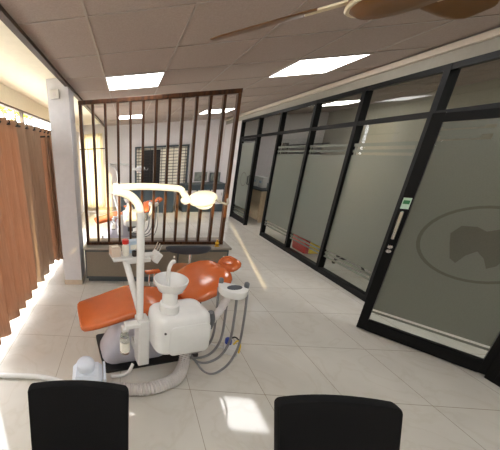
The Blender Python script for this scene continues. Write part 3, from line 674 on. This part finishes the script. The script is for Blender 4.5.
MB().box((0, 0, .38), (1.1, .44, .76)).build('body', 'teal', sb); MB().box((0, -.01, .775), (1.14, .48, .03)).build('top', 'cabframe', sb)
for i in range(3): d = MB().box((-.36 + .36 * i, -.225, .42), (.32, .012, .40)).build('door', 'white', sb); MB().box((-.36 + .36 * i + .12, -.236, .5), (.015, .012, .08)).build('handle', 'chrome', d)
pc = thing('framed_print', 'grey green print leaning on the teal sideboard', 'picture', (2.12, 7.95, .79))
MB().box((0, 0, .16), (.42, .025, .32)).build('frame', 'white', pc); MB().box((0, -.014, .16), (.36, .004, .26)).build('picture', 'photo', pc)
pc2 = thing('framed_print', 'second grey green print, nearer the corner of the far wall', 'picture', (2.52, 7.95, .79))
MB().box((0, 0, .13), (.28, .025, .26)).build('frame', 'cabframe', pc2); MB().box((0, -.014, .13), (.24, .004, .22)).build('picture', 'photo', pc2)
cn = thing('side_counter', 'low dark counter against the far wall below the window', 'counter', (.55, 7.70, 0))
MB().box((0, 0, .34), (1.5, .45, .68)).build('body', 'teal', cn); MB().box((0, -.01, .70), (1.54, .5, .03)).build('top', 'cabframe', cn)
# ------------------------------------------------------------------ rooms behind the glass
dk = thing('reception_desk', 'beige desk seen through the open far doorway', 'desk', (3.35, 6.95, 0), 0)
MB().box((0, 0, .76), (.7, 1.5, .035), bev=.005).build('desktop', 'cabframe', dk); MB().box((-.30, 0, .40), (.03, 1.4, .68)).build('front_panel', 'desk', dk)
for s_ in (-1, 1): MB().box((.02, s_ * .69, .37), (.6, .03, .74)).build('side_panel', 'desk', dk)
for i in range(3):
    pp = thing('document_tray', ['white file stack on the beige desk, nearest the doorway edge', 'white file stack in the middle of the beige desk', 'white file stack at the far end of the beige desk'][i], 'files', (3.20, 6.62 + .3 * i, .778), .1 * i, 'white file stacks on the beige desk')
    MB().box((0, 0, .12), (.10, .24, .24), bev=.004).build('files', 'paper', pp); MB().box((-.052, 0, .13), (.004, .10, .05)).build('label_strip', 'bluebox', pp)
sr = thing('wall_rack', 'dark wall rack with shelves behind the open far doorway', 'rack', (5.0, 7.85, 0))
b = MB()
for z in (.9, 1.1, 1.3, 1.5, 1.7): b.box((0, 0, z), (1.6, .25, .02))
for s_ in (-1, 1): b.box((s_ * .79, 0, .88), (.02, .25, 1.76))
b.build('frame', 'steel', sr)
rb = thing('storage_bin', 'red bin with a yellow side behind the frosted glass', 'bin', (3.05, 4.45, 0))
b = MB(); b.rings([[(x, y, z) for x, y in rrect(0, 0, a_, c_, .03)] for z, a_, c_ in ((0, .15, .17), (.30, .18, .20), (.31, .19, .21), (.33, .19, .21), (.33, .17, .19), (.05, .14, .16))]); b.build('bucket', 'red', rb, True)
MB().box((-.02, -.235, .18), (.22, .03, .30), bev=.01).build('yellow_flap', 'yellow', rb)
bs = thing('swivel_chair', 'dark swivel chair behind the frosted glass near the ajar door', 'chair', (3.35, 3.85, 0))
MB().box((0, 0, .46), (.46, .46, .07), bev=.025, seg=3).build('seat', 'blackfab', bs, True); MB().box((.22, 0, .80), (.05, .44, .50), bev=.02, seg=3).build('backrest', 'blackfab', bs, True)
MB().tube([(0, 0, .08), (0, 0, .44)], .03, 12, smooth=False).build('column', 'blackplas', bs, True); MB().box((.17, 0, .52), (.16, .06, .03)).box((.235, 0, .56), (.02, .06, .1)).build('backrest_stem', 'blackplas', bs)
for i in range(5):
    q = 2 * math.pi * i / 5 + .5; lg = MB().tube([(0, 0, .11), (.28 * math.cos(q), .28 * math.sin(q), .07)], .02, 10, smooth=False).build('leg', 'blackplas', bs, True)
    MB().sph((.28 * math.cos(q), .28 * math.sin(q), .029), (.05, .05, .056), n=12).build('caster', 'blackplas', lg, True)
# ------------------------------------------------------------------ shrub outside
hg = thing('shrub', 'yellow green shrub outside above the curtains', 'shrub', (-3.4, 8.6, -.07))
b = MB()
for i in range(520):
    y = random.uniform(-1.8, 1.0); zc = random.uniform(2.98, 3.5) ; x = random.gauss(0, .35); s_ = random.uniform(.06, .13)
    R_ = Matrix.Rotation(random.uniform(0, 6.3), 3, 'Z') @ Matrix.Rotation(random.uniform(-1, 1), 3, 'X') @ Matrix.Rotation(random.uniform(0, 6.3), 3, 'Z')
    b.bm.faces.new([b.bm.verts.new(Vector((x, y, zc)) + R_ @ Vector(p)) for p in ((-s_, 0, 0), (0, -s_ * .45, 0), (s_, 0, .01), (0, s_ * .45, 0))])
b.build('foliage', 'leaf', hg)
for yy in (-1.2, -.4, .5, 1.4): MB().tube([(0, yy, 0), (.05, yy + .05, 1.2), (0, yy, 3.3)], .03, 8).build('stem', 'stem', hg, True)
